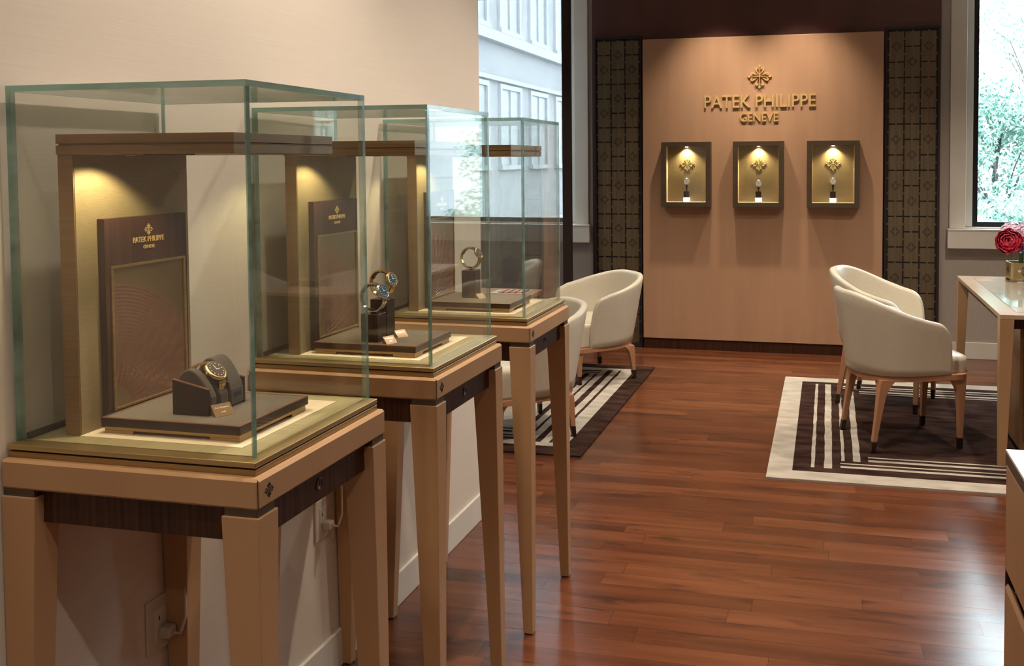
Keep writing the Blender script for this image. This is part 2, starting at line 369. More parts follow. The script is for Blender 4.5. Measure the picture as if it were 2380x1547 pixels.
# back wall with two window openings
WZ0, WZ1 = .98, 2.95
WIN = {1: (-3.75, -2.02), 2: (1.0, 1.86)}
mb = MB()
for a, c in ((-5.0, WIN[1][0]), (WIN[1][1], WIN[2][0]), (WIN[2][1], 3.4)): mb.box(a, c, 7.15, 7.30, 0, CEIL)
for a, c in WIN.values():
    mb.box(a, c, 7.15, 7.30, 0, WZ0); mb.box(a, c, 7.15, 7.30, WZ1, CEIL)
bw = mb.build('wall_back', 'wall_grey'); struct(bw)
box('wood_cladding', 'wall_wood', bw, -1.865, .815, 7.115, 7.15, 0, CEIL)
struct(MB().box(-1.42, -1.408, -2.6, 3.56, 0, .112).build('baseboard_left', 'white_paint', None, .003))
mb = MB().box(.815, 3.4, 7.137, 7.15, 0, .125).box(-5.0, -1.865, 7.137, 7.15, 0, .125)
struct(mb.build('baseboard_back', 'white_paint', None, .003))
for i, (a, c) in WIN.items():
    wn = bpy.data.objects.new('window_%d' % i, None); COL.objects.link(wn); wn.location = ((a+c)/2, 7.15, WZ0); struct(wn)
    ox, oy, oz = wn.location
    L = lambda x: x-ox
    m = MB()
    m.box(L(a-.115), L(a), -.028, 0, 0, WZ1-WZ0+.1); m.box(L(c), L(c+.115), -.028, 0, 0, WZ1-WZ0+.1); m.box(L(a), L(c), -.026, 0, WZ1-WZ0, WZ1-WZ0+.1)
    m.build('casing', 'white_paint', wn, .003)
    m = MB().box(L(a), L(a+.055), .03, .075, .012, WZ1-WZ0).box(L(c-.055), L(c), .03, .075, .012, WZ1-WZ0).box(L(a+.055), L(c-.055), .03, .075, WZ1-WZ0-.055, WZ1-WZ0)
    m.build('stop', 'white_paint', wn, .002)
    m = MB().box(L(a-.13), L(c+.13), -.075, 0, -.145, -.012); m.build('apron', 'white_paint', wn, .003)
    m = MB().box(L(a-.13), L(c+.13), -.08, 0, -.012, 0).box(L(a)+.001, L(c)-.001, -.0, .14, .0, .010); m.build('sill', 'white_paint', wn, .002)
    fa, fc = L(a+.055), L(c-.055); fz0, fz1 = .012, WZ1-WZ0-.055
    m = MB().box(fa, fa+.04, .05, .10, fz0, fz1).box(fc-.04, fc, .05, .10, fz0, fz1).box(fa+.04, fc-.04, .05, .10, fz0, fz0+.035).box(fa+.04, fc-.04, .05, .10, fz1-.04, fz1)
    m.build('sash', 'black_metal', wn, .002)
    box('glass_pane', 'win_glass', wn, fa+.041, fc-.041, .072, .078, fz0+.036, fz1-.041)

# ------------------------------------------------------------------ ceiling downlights (spot lamps in unseen fixtures)
def downlight(x, y, tx, ty, tz, power, size=95, blend=.6, col=(1, .78, .54), label=''):
    t = thing('ceiling_downlight', label, 'ceiling light', (x, y, CEIL), 0, None)
    MB().lathe((0, 0, -.012), (0, 0, 1), [(.038, 0), (.055, 0), (.055, .0115), (.038, .0115), (.038, 0)]).build('trim_ring', 'white_paint', t)
    MB().cyl((0, 0, -.004), (0, 0, -.0005), .0375).build('lens', 'lamp_glow', t)
    ld = bpy.data.lights.new('lamp', 'SPOT'); ld.energy = power*1.3; ld.spot_size = math.radians(size); ld.spot_blend = blend; ld.color = col; ld.shadow_soft_size = .03
    lo = bpy.data.objects.new('lamp', ld); COL.objects.link(lo); lo.parent = t; lo.location = (0, 0, -.02)
    d = Vector((tx-x, ty-y, tz-CEIL)).normalized(); lo.rotation_euler = d.to_track_quat('-Z', 'Y').to_euler()
    return t
WARM = (1, .84, .64)
for k, (y, pw) in enumerate(((.75, 48), (1.98, 125))):
    downlight(-.92, y, -1.42, y+.02, 1.35, pw, 86, .9, (1, .87, .71), 'round recessed ceiling light near the %s end of the papered left wall' % ('camera' if k == 0 else 'window'))
downlight(-.82, 6.64, -.83, 6.74, 1.2, 125, 80, .95, WARM, 'round recessed ceiling light before the left half of the maple panel')
downlight(-.22, 6.64, -.21, 6.74, 1.2, 125, 80, .95, WARM, 'round recessed ceiling light before the right half of the maple panel')
for k, (x, y, pw, lb) in enumerate(((-.35, 3.2, 140, 'over the open floor, added to brighten the farthest glass case'), (.5, .2, 70, 'over the camera position beside the drawer cabinet'), (-.35, 4.6, 130, 'over the floor between the two rugs'),  # first lamp is unseen, set here to brighten the farthest case
        (1.1, 5.3, 130, 'directly above the maple desk'), (-2.6, 5.3, 120, 'above the low table on the left rug'), (2.3, 2.6, 120, 'over the right side of the room'), (2.0, -1.0, 120, 'in the rear right part of the ceiling'), (-.4, -1.4, 80, 'in the rear left part of the ceiling'))):
    downlight(x, y, x, y, 0, pw, 120, .7, (1, .86, .70), 'round recessed ceiling light '+lb)

# ------------------------------------------------------------------ feature panel on the back wall
fp = thing('feature_panel', 'tall maple wall panel with gold emblem and shop lettering between two lattice panels', 'wall panel', (-.517, 7.114, 0))
box('board', 'maple_panel', fp, -.918, .918, -.064, 0, .085, 2.452, .002)
box('plinth', 'dark_wood', fp, -.915, .915, -.052, 0, 0, .085)
U, V, N = XP, ZP, Vector((0, -1, 0))
emblem('emblem', 'gold_soft', fp, (0, -.064, 2.139), U, V, N, .0935, .010)
lettering('brand_lettering', 'PATEK PHILIPPE', 'gold_soft', fp, (-.002, -.064, 1.952), U, V, N, .85, .098, .010, .006)
lettering('city_lettering', 'GENEVE', 'gold_soft', fp, (-.004, -.064, 1.828), U, V, N, .292, .068, .009, .008)

# three shallow wall cases with a lit watch in each
def wall_case(cx, side):
    t = thing('wall_display_case', 'dark bronze framed wall case, %s of the three on the maple panel' % side, 'display case', (cx, 7.049, 1.135))
    w2, h, d = .193, .507, .079
    m = MB(); f = .037
    m.box(-w2, -w2+f, -d, 0, 0, h).box(w2-f, w2, -d, 0, 0, h).box(-w2+f, w2-f, -d, 0, 0, f).box(-w2+f, w2-f, -d, 0, h-f, h)
    m.build('frame', 'case_bronze', t, .002)
    m = MB().box(-w2+f, w2-f, -.006, 0, f, h-f); m.build('back_panel', 'bronze_fabric', t)
    m = MB(); e = .003
    m.box(-w2+f, -w2+f+e, -d+.010, -.006, f, h-f).box(w2-f-e, w2-f, -d+.010, -.006, f, h-f).box(-w2+f+e, w2-f-e, -d+.010, -.006, f, f+e)
    m.build('liner', 'cream_inlay', t)
    emblem('emblem', 'relief_gold', t, (0, -.006, .335), U, V, N, .055, .004)
    box('glass_pane', 'glass', t, -w2+f, w2-f, -d+.003, -d+.006, f, h-f)
    MB().cyl((0, -.028, h-f), (0, -.028, h-f-.004), .011).build('spot_lens', 'lamp_glow', t)
    ld = bpy.data.lights.new('spot_lamp', 'SPOT'); ld.energy = 13.0; ld.spot_size = math.radians(125); ld.spot_blend = .9; ld.color = (1, .80, .42); ld.shadow_soft_size = .006
    lo = bpy.data.objects.new('spot_lamp', ld); COL.objects.link(lo); lo.parent = t; lo.location = (0, -.030, h-f-.008); lo.rotation_euler = (math.radians(4), 0, 0)
    z = 1.135+f+e
    s_ = thing('lit_watch_stand', 'small dark block on a glowing white foot inside the %s wall case' % side, 'watch stand', (cx, 7.012, z))
    box('light_block', 'lightbox', s_, -.024, .024, -.018, .018, 0, .034, .004)
    box('block', 'tray_wood', s_, -.021, .021, -.016, .016, .034, .083, .001)
    MB().cyl((0, 0, .083), (0, 0, .093), .005).build('peg', 'black_metal', s_)
    dz = {'leftmost': .142, 'middle': .128, 'rightmost': .145}[side]
    wt = thing('wristwatch', 'round bright watch on a black strap in the %s wall case' % side, 'watch', (cx, 7.012, z+.094))
    m = MB().loft([[(-.006, -.004, 0), (.006, -.004, 0), (.006, .004, 0), (-.006, .004, 0)], [(-.010, -.006, dz-.10), (.010, -.006, dz-.10), (.010, .004, dz-.10), (-.010, .004, dz-.10)]]); m.build('strap', 'strap_black', wt, .001)
    MB().lathe((0, .004, dz-.078), (0, -1, 0), [(.0, 0), (.024, 0), (.028, .004), (.028, .009), (.024, .012), (.0, .012)]).build('watch_case', 'steel', wt)
    MB().cyl((0, -.008, dz-.078), (0, -.0092, dz-.078), .0215).build('dial', 'dial_white', wt)
    m = MB().box(-.0008, .0008, -.0102, -.0094, dz-.078, dz-.066).box(0, .009, -.0102, -.0094, dz-.079, dz-.0774); m.build('watch_hands', 'black_metal', wt)
for cx, sd in ((-1.080, 'leftmost'), (-.522, 'middle'), (.036, 'rightmost')): wall_case(cx, sd)

# bronze lattice panels
def lattice(x0, x1, first, label):
    t = thing('lattice_panel', label, 'wall panel', ((x0+x1)/2, 7.114, .03), 0, None)
    W = x1-x0; a = .1155; rows = 21; off = -W/2+(W-3*a)/2; H = rows*a
    box('backing_board', 'lattice_back', t, -W/2, W/2, -.022, 0, 0, H+.012)
    m = MB(); fr = .012
    m.box(-W/2-.012, -W/2, -.040, 0, -.03, H+.03).box(W/2, W/2+.012, -.040, 0, -.03, H+.03).box(-W/2, W/2, -.040, 0, H+.012, H+.03).box(-W/2, W/2, -.04, 0, -.03, 0)
    m.build('frame', 'frame_dark', t)
    wv, tb = .0055, .0065
    xs = sorted(set([off-wv, off+wv]+[off+i*a+s_ for i in (1, 2, 3) for s_ in (-wv, wv)]+[off+(i+.5)*a+s_ for i in range(3) for s_ in (-tb, tb)]))
    zs = sorted(set([k*a+s_ for k in range(rows+1) for s_ in (-wv, wv)]+[(k+.5)*a+s_ for k in range(rows) for s_ in (-tb, tb)]))
    zs = [z for z in zs if -.0001 <= z+wv]
    def line(col, k):      # is there a horizontal slot at grid line k (from the top) in this column
        if k == 0 or k == rows: return True
        ph = (k+(0 if (col == 1) == (first == 'short') else 1)) % 3
        if first == 'short': return k % 3 in ((0, 2) if col == 1 else (0, 1))
        return k % 3 in ((0, 1) if col == 1 else (0, 2))
    def hole(xc, zc):
        vcol = round((xc-off)/a); nearv = abs(xc-off-vcol*a) < wv
        q = (zc/a) % 1.0; tabz = abs(zc-(math.floor(zc/a)+.5)*a) < tb
        if nearv and not tabz: return True
        k = round(zc/a); nearh = abs(zc-k*a) < wv
        if nearh:
            col = int((xc-off)/a) if xc > off else -1
            tabx = abs(xc-off-(math.floor((xc-off)/a)+.5)*a) < tb
            if 0 <= col < 3 and line(col, rows-k) and not tabx: return True
        return False
    m = MB(); vd = {}; b = m.b
    def vv(i, j):
        if (i, j) not in vd: vd[(i, j)] = b.verts.new((xs[i], -.027, zs[j]))
        return vd[(i, j)]
    for i in range(len(xs)-1):
        for j in range(len(zs)-1):
            if not hole((xs[i]+xs[i+1])/2, (zs[j]+zs[j+1])/2): b.faces.new((vv(i, j), vv(i+1, j), vv(i+1, j+1), vv(i, j+1)))
    o = m.build('bronze_sheet', 'bronze_sheet', t, fix=False)
    md = o.modifiers.new('thick', 'SOLIDIFY'); md.thickness = .005; md.offset = -1
    for col in range(3):
        ks = [k for k in range(rows+1) if line(col, k)]
        for k0, k1 in zip(ks, ks[1:]):
            if k1-k0 == 2:
                zc = (rows-(k0+k1)/2)*a
                emblem('emblem_cutout', 'lattice_back', t, (off+(col+.5)*a, -.0271, zc), U, V, N, .037, .0008, True)
lattice(-1.826, -1.462, 'short', 'pierced bronze lattice wall panel left of the maple panel')
lattice(.428, .792, 'tall', 'pierced bronze lattice wall panel right of the maple panel, beside the open window')

# ------------------------------------------------------------------ glass display cases on tapered legs
def display_case():
    t = thing('display_case', 'x', 'display case')
    X0, X1, Y0, Y1 = -.255, .255, -.218, .218
    m = MB().box(X0, X1, Y0, Y1, .93, .982); m.build('top_rail', 'maple', t, .0045, 1)
    # joint lines at the corner of the rail
    m = MB().box(X1-.0006, X1+.0004, Y0-.0004, Y0+.0006, .931, .981); m.build('corner_joint', 'dark_gap', t)
    emblem('emblem_inlay', 'dark_gap', t, (X1, Y0+.030, .956), YP, ZP, XP, .013, .0006)
    m = MB().box(X0+.002, X1-.014, Y0+.014, Y1-.008, .982, .9925); m.build('lower_brass_band', 'brass_dark', t, .0012)
    m = MB().box(X0+.006, X1-.018, Y0+.018, Y1-.012, .9925, .9955); m.build('shadow_gap', 'dark_gap', t)
    m = MB().box(X0+.002, X1-.013, Y0+.013, Y1-.008, .9955, 1.005); m.build('upper_brass_band', 'brass', t, .0012)
    gx0, gx1, gy0, gy1, gz0, gz1, th = -.250, .227, -.188, .203, 1.003, 1.636, .010
    m = MB().box(gx0+th, gx1-th, gy0+th, gy1-th, 1.005, 1.0065); m.build('brass_deck', 'brass_deck', t)
    m = MB().box(-.156, .175, -.145, .163, 1.0065, 1.0078); m.build('cream_inlay', 'cream_inlay', t)
    # apron in dark wood and lock
    m = MB().box(X0+.055, X1-.065, Y0+.02, Y0+.036, .868, .93).box(X0+.055, X1-.065, Y1-.036, Y1-.02, .868, .93).box(X1-.036, X1-.02, Y0+.053, Y1-.053, .868, .93).box(X0+.02, X0+.036, Y0+.053, Y1-.053, .868, .93)
    m.build('apron', 'dark_wood', t, .001)
    lk = MB().lathe((X1-.02, -.004, .899), (1, 0, 0), [(0, 0), (.012, 0), (.012, .0015), (.0095, .0015), (.0095, .001), (0, .001)]).build('lock', 'sign_wood', t)
    MB().box(X1-.0192, X1-.0184, -.0055, -.0025, .895, .905).build('keyhole', 'dark_gap', lk)
    for sx in (-1, 1):
        for sy in (-1, 1):
            ox = X1 if sx > 0 else X0; oy = Y1 if sy > 0 else Y0
            def ring(wx, wy, z): return [(ox, oy, z), (ox-sx*wx, oy, z), (ox-sx*wx, oy-sy*wy, z), (ox, oy-sy*wy, z)]
            lg = MB().loft([ring(.031, .029, .004), ring(.070, .055, .917)]).build('leg', 'maple', t, .0015)
            MB().box(*sorted((ox-sx*.004, ox-sx*.066)), *sorted((oy-sy*.004, oy-sy*.050)), .917, .93).build('leg_collar', 'case_bronze', lg)
            MB().box(*sorted((ox-sx*.003, ox-sx*.028)), *sorted((oy-sy*.003, oy-sy*.026)), 0, .004).build('foot_pad', 'dark_gap', lg)
    # glass hood: panes with green ground edges
    def pane(x0, x1, y0, y1, z0, z1, thin):
        m = MB(); m.box(x0, x1, y0, y1, z0, z1); m.b.faces.ensure_lookup_table()
        for f in m.b.faces:
            f.normal_update(); nn = f.normal
            f.material_index = 0 if abs(nn[thin]) > .5 else 1
        return m.build('glass_pane', ['glass', 'edge'], t)
    pane(gx0, gx1, gy0, gy0+th, gz0, gz1-th, 1)
    pane(gx0, gx1, gy1-th, gy1, gz0, gz1-th, 1)
    pane(gx0, gx0+th, gy0+th, gy1-th, gz0, gz1-th, 0)
    pane(gx1-th, gx1, gy0+th, gy1-th, gz0, gz1-th, 0)
    pane(gx0, gx1, gy0, gy1, gz1-th, gz1, 2)
    MB().box(gx0+th+.0005, gx0+th+.006, gy0+th+.0005, gy1-th-.0005, 1.0066, 1.018).build('glass_channel', 'dark_gap', t)
    # inner portal: back board and cantilevered canopy with a small spot
    box('back_board', 'bronze_fabric', t, -.1565-.0, -.1562+.0003, -.1415, .1495, 1.0066, 1.515)
    m = MB().box(-.189, -.1567, -.144, .151, 1.0066, 1.515); m.build('portal_post', 'bronze', t, .001)
    cn = MB().box(-.190, .172, -.146, .170, 1.515, 1.5315).box(-.187, .169, -.143, .167, 1.5315, 1.5345).box(-.190, .172, -.146, .170, 1.5345, 1.5515).build('canopy', 'bronze', t, .0008)
    MB().box(-.03, .06, -.12, -.10, 1.5135, 1.515).build('light_slot', 'dark_gap', cn)
    MB().cyl((-.075, -.10, 1.515), (-.075, -.10, 1.5125), .008).build('spot_lens', 'brass', cn)
    ld = bpy.data.lights.new('spot_lamp', 'SPOT'); ld.energy = 3.2; ld.spot_size = math.radians(124); ld.spot_blend = .45; ld.color = (1, .84, .46); ld.shadow_soft_size = .004
    lo = bpy.data.objects.new('spot_lamp', ld); COL.objects.link(lo); lo.parent = t; lo.location = (-.075, -.10, 1.509)
    lo.rotation_euler = Vector((-.035, -.01, -.12)).normalized().to_track_quat('-Z', 'Y').to_euler()
    ld = bpy.data.lights.new('spot_lamp', 'SPOT'); ld.energy = 5.0; ld.spot_size = math.radians(85); ld.spot_blend = .5; ld.color = (1, .84, .55); ld.shadow_soft_size = .004  # second lamp, no fixture of its own, added to brighten tray and watches
    lo = bpy.data.objects.new('spot_lamp', ld); COL.objects.link(lo); lo.parent = t; lo.location = (.03, -.04, 1.509)
    lo.rotation_euler = Vector((.02, .0, -.5)).normalized().to_track_quat('-Z', 'Y').to_euler()
    return t
def sign():
    t = thing('counter_sign', 'x', 'sign')
    fx = -.140; y0, y1, z0, z1 = -.094, .124, 0.0, .389
    m = MB().box(fx-.0155, fx, y0, y1, z0, z1); m.build('board', 'sign_wood', t, .001)
    g = .1075-.0945; fy0, fy1, fz0, fz1 = y0+.010, y1-.009, .029, .300; fw_ = .005
    m = MB().box(fx, fx+.004, fy0, fy0+fw_, fz0, fz1).box(fx, fx+.004, fy1-fw_, fy1, fz0, fz1).box(fx, fx+.004, fy0+fw_, fy1-fw_, fz0, fz0+fw_).box(fx, fx+.004, fy0+fw_, fy1-fw_, fz1-fw_, fz1)
    m.build('picture_frame', 'brass_dark', t, .0006)
    # artwork keeps its own origin on the floor line of the case for the pattern
    o = MB().box(fx, fx+.0012, fy0+fw_, fy1-fw_, fz0+fw_, fz1-fw_).build('pressed_artwork', 'art', t)
    emblem('emblem', 'gold_soft', t, (fx, .017, .362), YP, ZP, XP, .0115, .0012)
    lettering('brand_lettering', 'PATEK PHILIPPE', 'gold_soft', t, (fx, .017, .3435), YP, ZP, XP, .082, .0105, .0012, .012)
    lettering('city_lettering', 'GENEVE', 'gold_soft', t, (fx, .017, .3285), YP, ZP, XP, .030, .0068, .0012, .012)
    return t
MT['art'].node_tree.nodes  # pattern is in the sign's own coordinates
for nd in MT['art'].node_tree.nodes:
    if nd.type == 'MATH' and nd.operation == 'SUBTRACT' and abs(nd.inputs[1].default_value-1.035) < 1e-6: nd.inputs[1].default_value = .03
    if nd.type == 'MATH' and nd.operation == 'ADD' and abs(nd.inputs[1].default_value-.10) < 1e-6: nd.inputs[1].default_value = .085
def tray():
    t = thing('display_tray', 'x', 'tray')
    x0, x1, y0, y1 = -.131, .156, -.124, .090
    m = MB().box(x0, x1, y0, y1, .0125, .0285); m.build('slab', 'tray_wood', t, .001)
    m = MB(); e = .006
    m.box(x0, x1, y0, y0+e, .0285, .0292).box(x0, x1, y1-e, y1, .0285, .0292).box(x0, x0+e, y0+e, y1-e, .0285, .0292).box(x1-e, x1, y0+e, y1-e, .0285, .0292); m.build('rim', 'tray_edge', t)
    MB().box(x0+e, x1-e, y0+e, y1-e, .0285, .0290).build('suede_top', 'taupe', t)
    m = MB().box(x0+.004, x1-.004, y0+.004, y1-.004, .006, .0125)
    for a, c in ((x0+.004, x0+.064), (x1-.064, x1-.004)):
        for p, q in ((y0+.004, y0+.05), (y1-.05, y1-.004)): m.box(a, c, p, q, 0, .006)
    m.build('foot_plate', 'brass_dark', t, .0006)
    return t
VY = (1.506, 2.203, 2.888); VX = -1.16
ordn = ('nearest the camera', 'middle one of the row', 'farthest from the camera')
dc = display_case(); sg = sign(); tr = tray()
for i, y in enumerate(VY):
    lab = 'tall glass hood on a tapered leg maple table, %s' % ('nearest the camera' if i == 0 else ('middle one of the row' if i == 1 else 'farthest from the camera'))
    ls = 'dark wood sign with gold lettering in the glass case %s' % ('nearest the camera' if i == 0 else ('in the middle of the row' if i == 1 else 'farthest from the camera'))
    lt = 'low dark tray with suede top in the glass case %s' % ('nearest the camera' if i == 0 else ('in the middle of the row' if i == 1 else 'farthest from the camera'))
    zb = 1.0078
    if i == 0:
        dc.location = (VX, y, 0); dc['label'] = lab; sg.location = (VX, y, zb); sg['label'] = ls; tr.location = (VX, y, zb); tr['label'] = lt
    else:
        ry = -.0093 if i == 1 else 0; dup(dc, (VX, y, 0), ry, lab); dup(sg, (VX, y, zb), ry, ls); dup(tr, (VX, y, zb), ry, lt)
TZ = 1.0078+.0292   # top of a tray

# ------------------------------------------------------------------ watches
def watch(loc, rz, R, th0, case_mat, brace_mat, dial_mat, label, cr=.019, wdt=.016, start=0, end=360, tilt=0):
    """bracelet ring in the local XZ plane round the origin, case at angle th0"""
    t = thing('wristwatch', label, 'watch', loc, rz); t.rotation_euler = (0, tilt, rz)
    m = MB(); nl = 30; th = math.radians(th0); half = math.asin(min(.95, cr*.95/R))
    links = [th+half+(2*PI-2*half)*(k+.5)/nl for k in range(nl)]
    dt_ = (2*PI-2*half)/nl
    for k, a in enumerate(links):
        if not (start <= (math.degrees(a-th) % 360) <= end): continue
        wk = wdt*(.5-.12*math.sin((a-th)/2)**.8 if True else .5)
        for (q0, q1, r1, mi) in ((-1, -.36, R+.0016, 0), (-.30, .30, R+.0021, 1), (.36, 1, R+.0016, 0)):
            m.mi = mi; pts = []
            a0, a1 = a-dt_*.45, a+dt_*.45
            ri = R-.0012
            def P(r, aa, yy): return (r*math.cos(aa), yy, r*math.sin(aa))
            m.loft([[P(ri, a0, q0*wk), P(r1, a0, q0*wk), P(r1, a0, q1*wk), P(ri, a0, q1*wk)], [P(ri, a1, q0*wk), P(r1, a1, q0*wk), P(r1, a1, q1*wk), P(ri, a1, q1*wk)]])
    m.build('bracelet', [brace_mat, 'gold' if brace_mat == 'gold' else case_mat], t)
    d = Vector((math.cos(th), 0, math.sin(th))); o = d*(R*math.cos(half)-.001)
    MB().lathe(o, d, [(.0, 0), (cr*.86, 0), (cr, .002), (cr, .0055), (cr*.93, .0075), (cr*.80, .0085), (cr*.78, .0078), (0, .0078)], 40).build('watch_case', case_mat, t)
    dl = MB().cyl(o+d*.0078, o+d*.0083, cr*.77, n=36).build('dial', dial_mat, t)
    m = MB(); tv = Vector((-d.z, 0, d.x))
    for k in range(12):
        a = k*PI/6; p = o+d*.0084+(tv*math.cos(a)+YP*math.sin(a))*cr*.63; m.cyl(p, p+d*.0004, cr*.05, n=6)
    m.prism([(-.02, -.04), (.5, -.02), (.5, .02), (-.02, .04)], lambda a, b_, q: o+d*(.0085+q)+(tv*a+YP*b_)*cr, 0, .0004)
    m.prism([(-.04, -.02), (-.02, .36), (.02, .36), (.04, -.02)], lambda a, b_, q: o+d*(.0087+q)+(tv*a+YP*b_)*cr, 0, .0004)
    m.build('watch_hands', 'dial_white' if dial_mat != 'dial_white' else 'black_metal', dl)
    MB().cyl(o+d*.004+YP*(-cr), o+d*.004+YP*(-cr-.003), .0026, n=12).build('crown', case_mat, t)
    return t
def post_stand(x, y, h, s_, label, R, rz):
    t = thing('watch_stand', label, 'watch stand', (x, y, TZ))
    box('block', 'tray_wood', t, -s_, s_, -s_, s_, 0, h, .0012)
    box('shadow_line', 'dark_gap', t, -s_-.0003, s_+.0003, -s_-.0003, s_+.0003, .018, .0187)
    MB().cyl((0, 0, h), (0, 0, h+.008), .006).build('peg', 'black_metal', t)
    # C-shaped cuff inside the bracelet
    m = MB(); rings = []; rr = R-.0032; c, s2 = math.cos(rz), math.sin(rz)
    for k in range(25):
        a = math.radians(-90+k*(270/24.)-20)
        q = []
        for (r_, w_) in ((rr, -.006), (rr, .006), (rr-.0018, .006), (rr-.0018, -.006)):
            lx, ly, lz = r_*math.cos(a), w_, r_*math.sin(a)
            q.append((lx*c-ly*s2, lx*s2+ly*c, lz+h+.008+rr))
        rings.append(q)
    m.loft(rings); m.build('cuff', 'black_metal', t, smooth=False)
    return (x, y, TZ+h+.008+rr)
RZ = math.radians(-8)
a = post_stand(-1.146, 2.128, .072, .0235, 'shorter dark block stand with a cuff, front of the two in the middle glass case', .036, RZ)
watch(a, RZ, .036, 30, 'steel', 'steel', 'dial_blue', 'steel and blue watch on the shorter stand in the middle glass case', cr=.0215, wdt=.017)
a = post_stand(-1.162, 2.208, .098, .0235, 'taller dark block stand with a cuff, rear of the two in the middle glass case', .035, RZ)
watch(a, RZ, .035, 22, 'gold', 'gold', 'dial_blue', 'gold watch on the taller stand in the middle glass case', cr=.021, wdt=.017)
a = post_stand(-1.187, 2.885, .093, .0245, 'dark block stand with a cuff in the farthest glass case', .036, RZ)
watch(a, RZ, .036, 30, 'gold', 'gold', 'dial_dark', 'gold watch on the single block stand in the farthest glass case', cr=.020, wdt=.017)
# suede pillow stand with the gold watch in the nearest case
ps = thing('watch_pillow_stand', 'dark stand with two rounded suede pillows in the nearest glass case', 'watch stand', (-1.138, 1.480, TZ))
def cheek(y0, y1, nm, mat='tray_wood'):
    poly = [(-.0375, 0), (.0375, 0), (.0375, .048), (-.0375, .064)]
    o = MB().prism(poly, lambda u, v, d: (u, d, v), y0, y1).build(nm, mat, ps, .0008)
    MB().prism([(-.0375, .064), (.0375, .048), (.0375, .0495), (-.0375, .0655)], lambda u, v, d: (u, d, v), y0, y1).build('cheek_edge', 'tray_edge', o)
cheek(-.054, -.048, 'cheek'); cheek(.049, .054, 'cheek'); cheek(.004, .008, 'cheek')
def pillow(y0, y1, top, nm):
    poly = [(-.036, .003)]+[(-.036+.074*(k/24.), .050+(top-.050)*math.sin(PI*min(1, (k/24.)*1.0)**.85)**.75 - .018*(k/24.)) for k in range(25)]+[(.038, .003)]
    o = MB().prism(poly, lambda u, v, d: (u, d, v), y0, y1).build(nm, 'pillow_dark', ps, .003, smooth=False)
    return o
pillow(-.047, -.030, .090, 'pillow'); pillow(.0085, .0485, .100, 'pillow')
pillow(-.022, .0035, .074, 'watch_pillow')
MB().box(.0376, .0386, .018, .040, .018, .026).build('slot', 'dark_gap', ps)
watch((-1.141, 1.472, TZ+.050), 0, .036, 46, 'gold', 'gold', 'dial_dark', 'gold watch strapped round the suede pillow in the nearest glass case', cr=.0225, wdt=.022)
# little wedge cards
def card(x, y, rz, lines, label, sc=1.0):
    t = thing('name_card', label, 'card', (x, y, TZ), rz)
    w2, d, h = .0175*sc, .022*sc, .019*sc
    MB().prism([(0, 0), (d, 0), (0, h)], lambda u, v, q: (u, q, v), -w2, w2).build('wedge', 'bronze', t, .0003)
    sl = Vector((-d, 0, h)).normalized(); nn = Vector((h, 0, d)).normalized()
    for k, (tx, fr) in enumerate(lines):
        org = Vector((d, 0, 0))+sl*(math.hypot(d, h)*(.68-.34*k))
        lettering('lettering', tx, 'dial_white', t, org, YP, sl, nn, w2*2*fr, .0045*sc, .0002, .01)
T_ = [('For Display', .72), ('only', .26)]
card(-1.092, 1.448, math.radians(-30), T_, 'small brass wedge card before the pillow stand in the nearest glass case')
card(-1.098, 2.112, math.radians(-30), T_, 'small brass wedge card in the middle glass case, the one nearer the front', .9)
card(-1.108, 2.195, math.radians(-30), [('Display only', .7)], 'small brass wedge card in the middle glass case, the one farther back', .9)
card(-1.150, 2.865, math.radians(-30), T_, 'small brass wedge card beside the block stand in the farthest glass case', .85)

# ------------------------------------------------------------------ wall sockets with plug and cord
def socket(y, z, label, plug):
    t = thing('wall_socket', label, 'socket', (-1.4195, y, z))
    m = MB().box(0, .006, -.037, .037, -.058, .058); m.build('cover_plate', 'outlet', t, .002)
    box('outlet_insert', 'white_paint', t, .006, .0075, -.017, .017, -.034, .034, .001)
    box('slots', 'dark_gap', t, .0075, .0079, -.006, -.003, .008, .018)
    p = thing('power_plug', plug, 'plug', (-1.4195+.0082, y+.003, z-.018))
    box('plug_body', 'cord', p, 0, .026, -.013, .013, -.012, .012, .004)
    pts = [(.026, 0, 0), (.042, .004, -.004), (.05, .012, .03), (.045, .02, .11), (.04, .05, .24), (.035, .09, .34)]
    fine = []
    for i in range(len(pts)-1):
        for k in range(4):
            f = k/4.; fine.append(tuple(pts[i][j]*(1-f)+pts[i+1][j]*f for j in range(3)))
    MB().tube(fine+[pts[-1]], .003).build('cord', 'cord', p)
socket(2.31, .475, 'white double socket plate on the wall behind the gap after the nearest case', 'beige plug and cord in the wall socket farther from the camera')
socket(1.66, .50, 'white double socket plate on the wall under the nearest glass case', 'beige plug and cord in the wall socket under the nearest case')

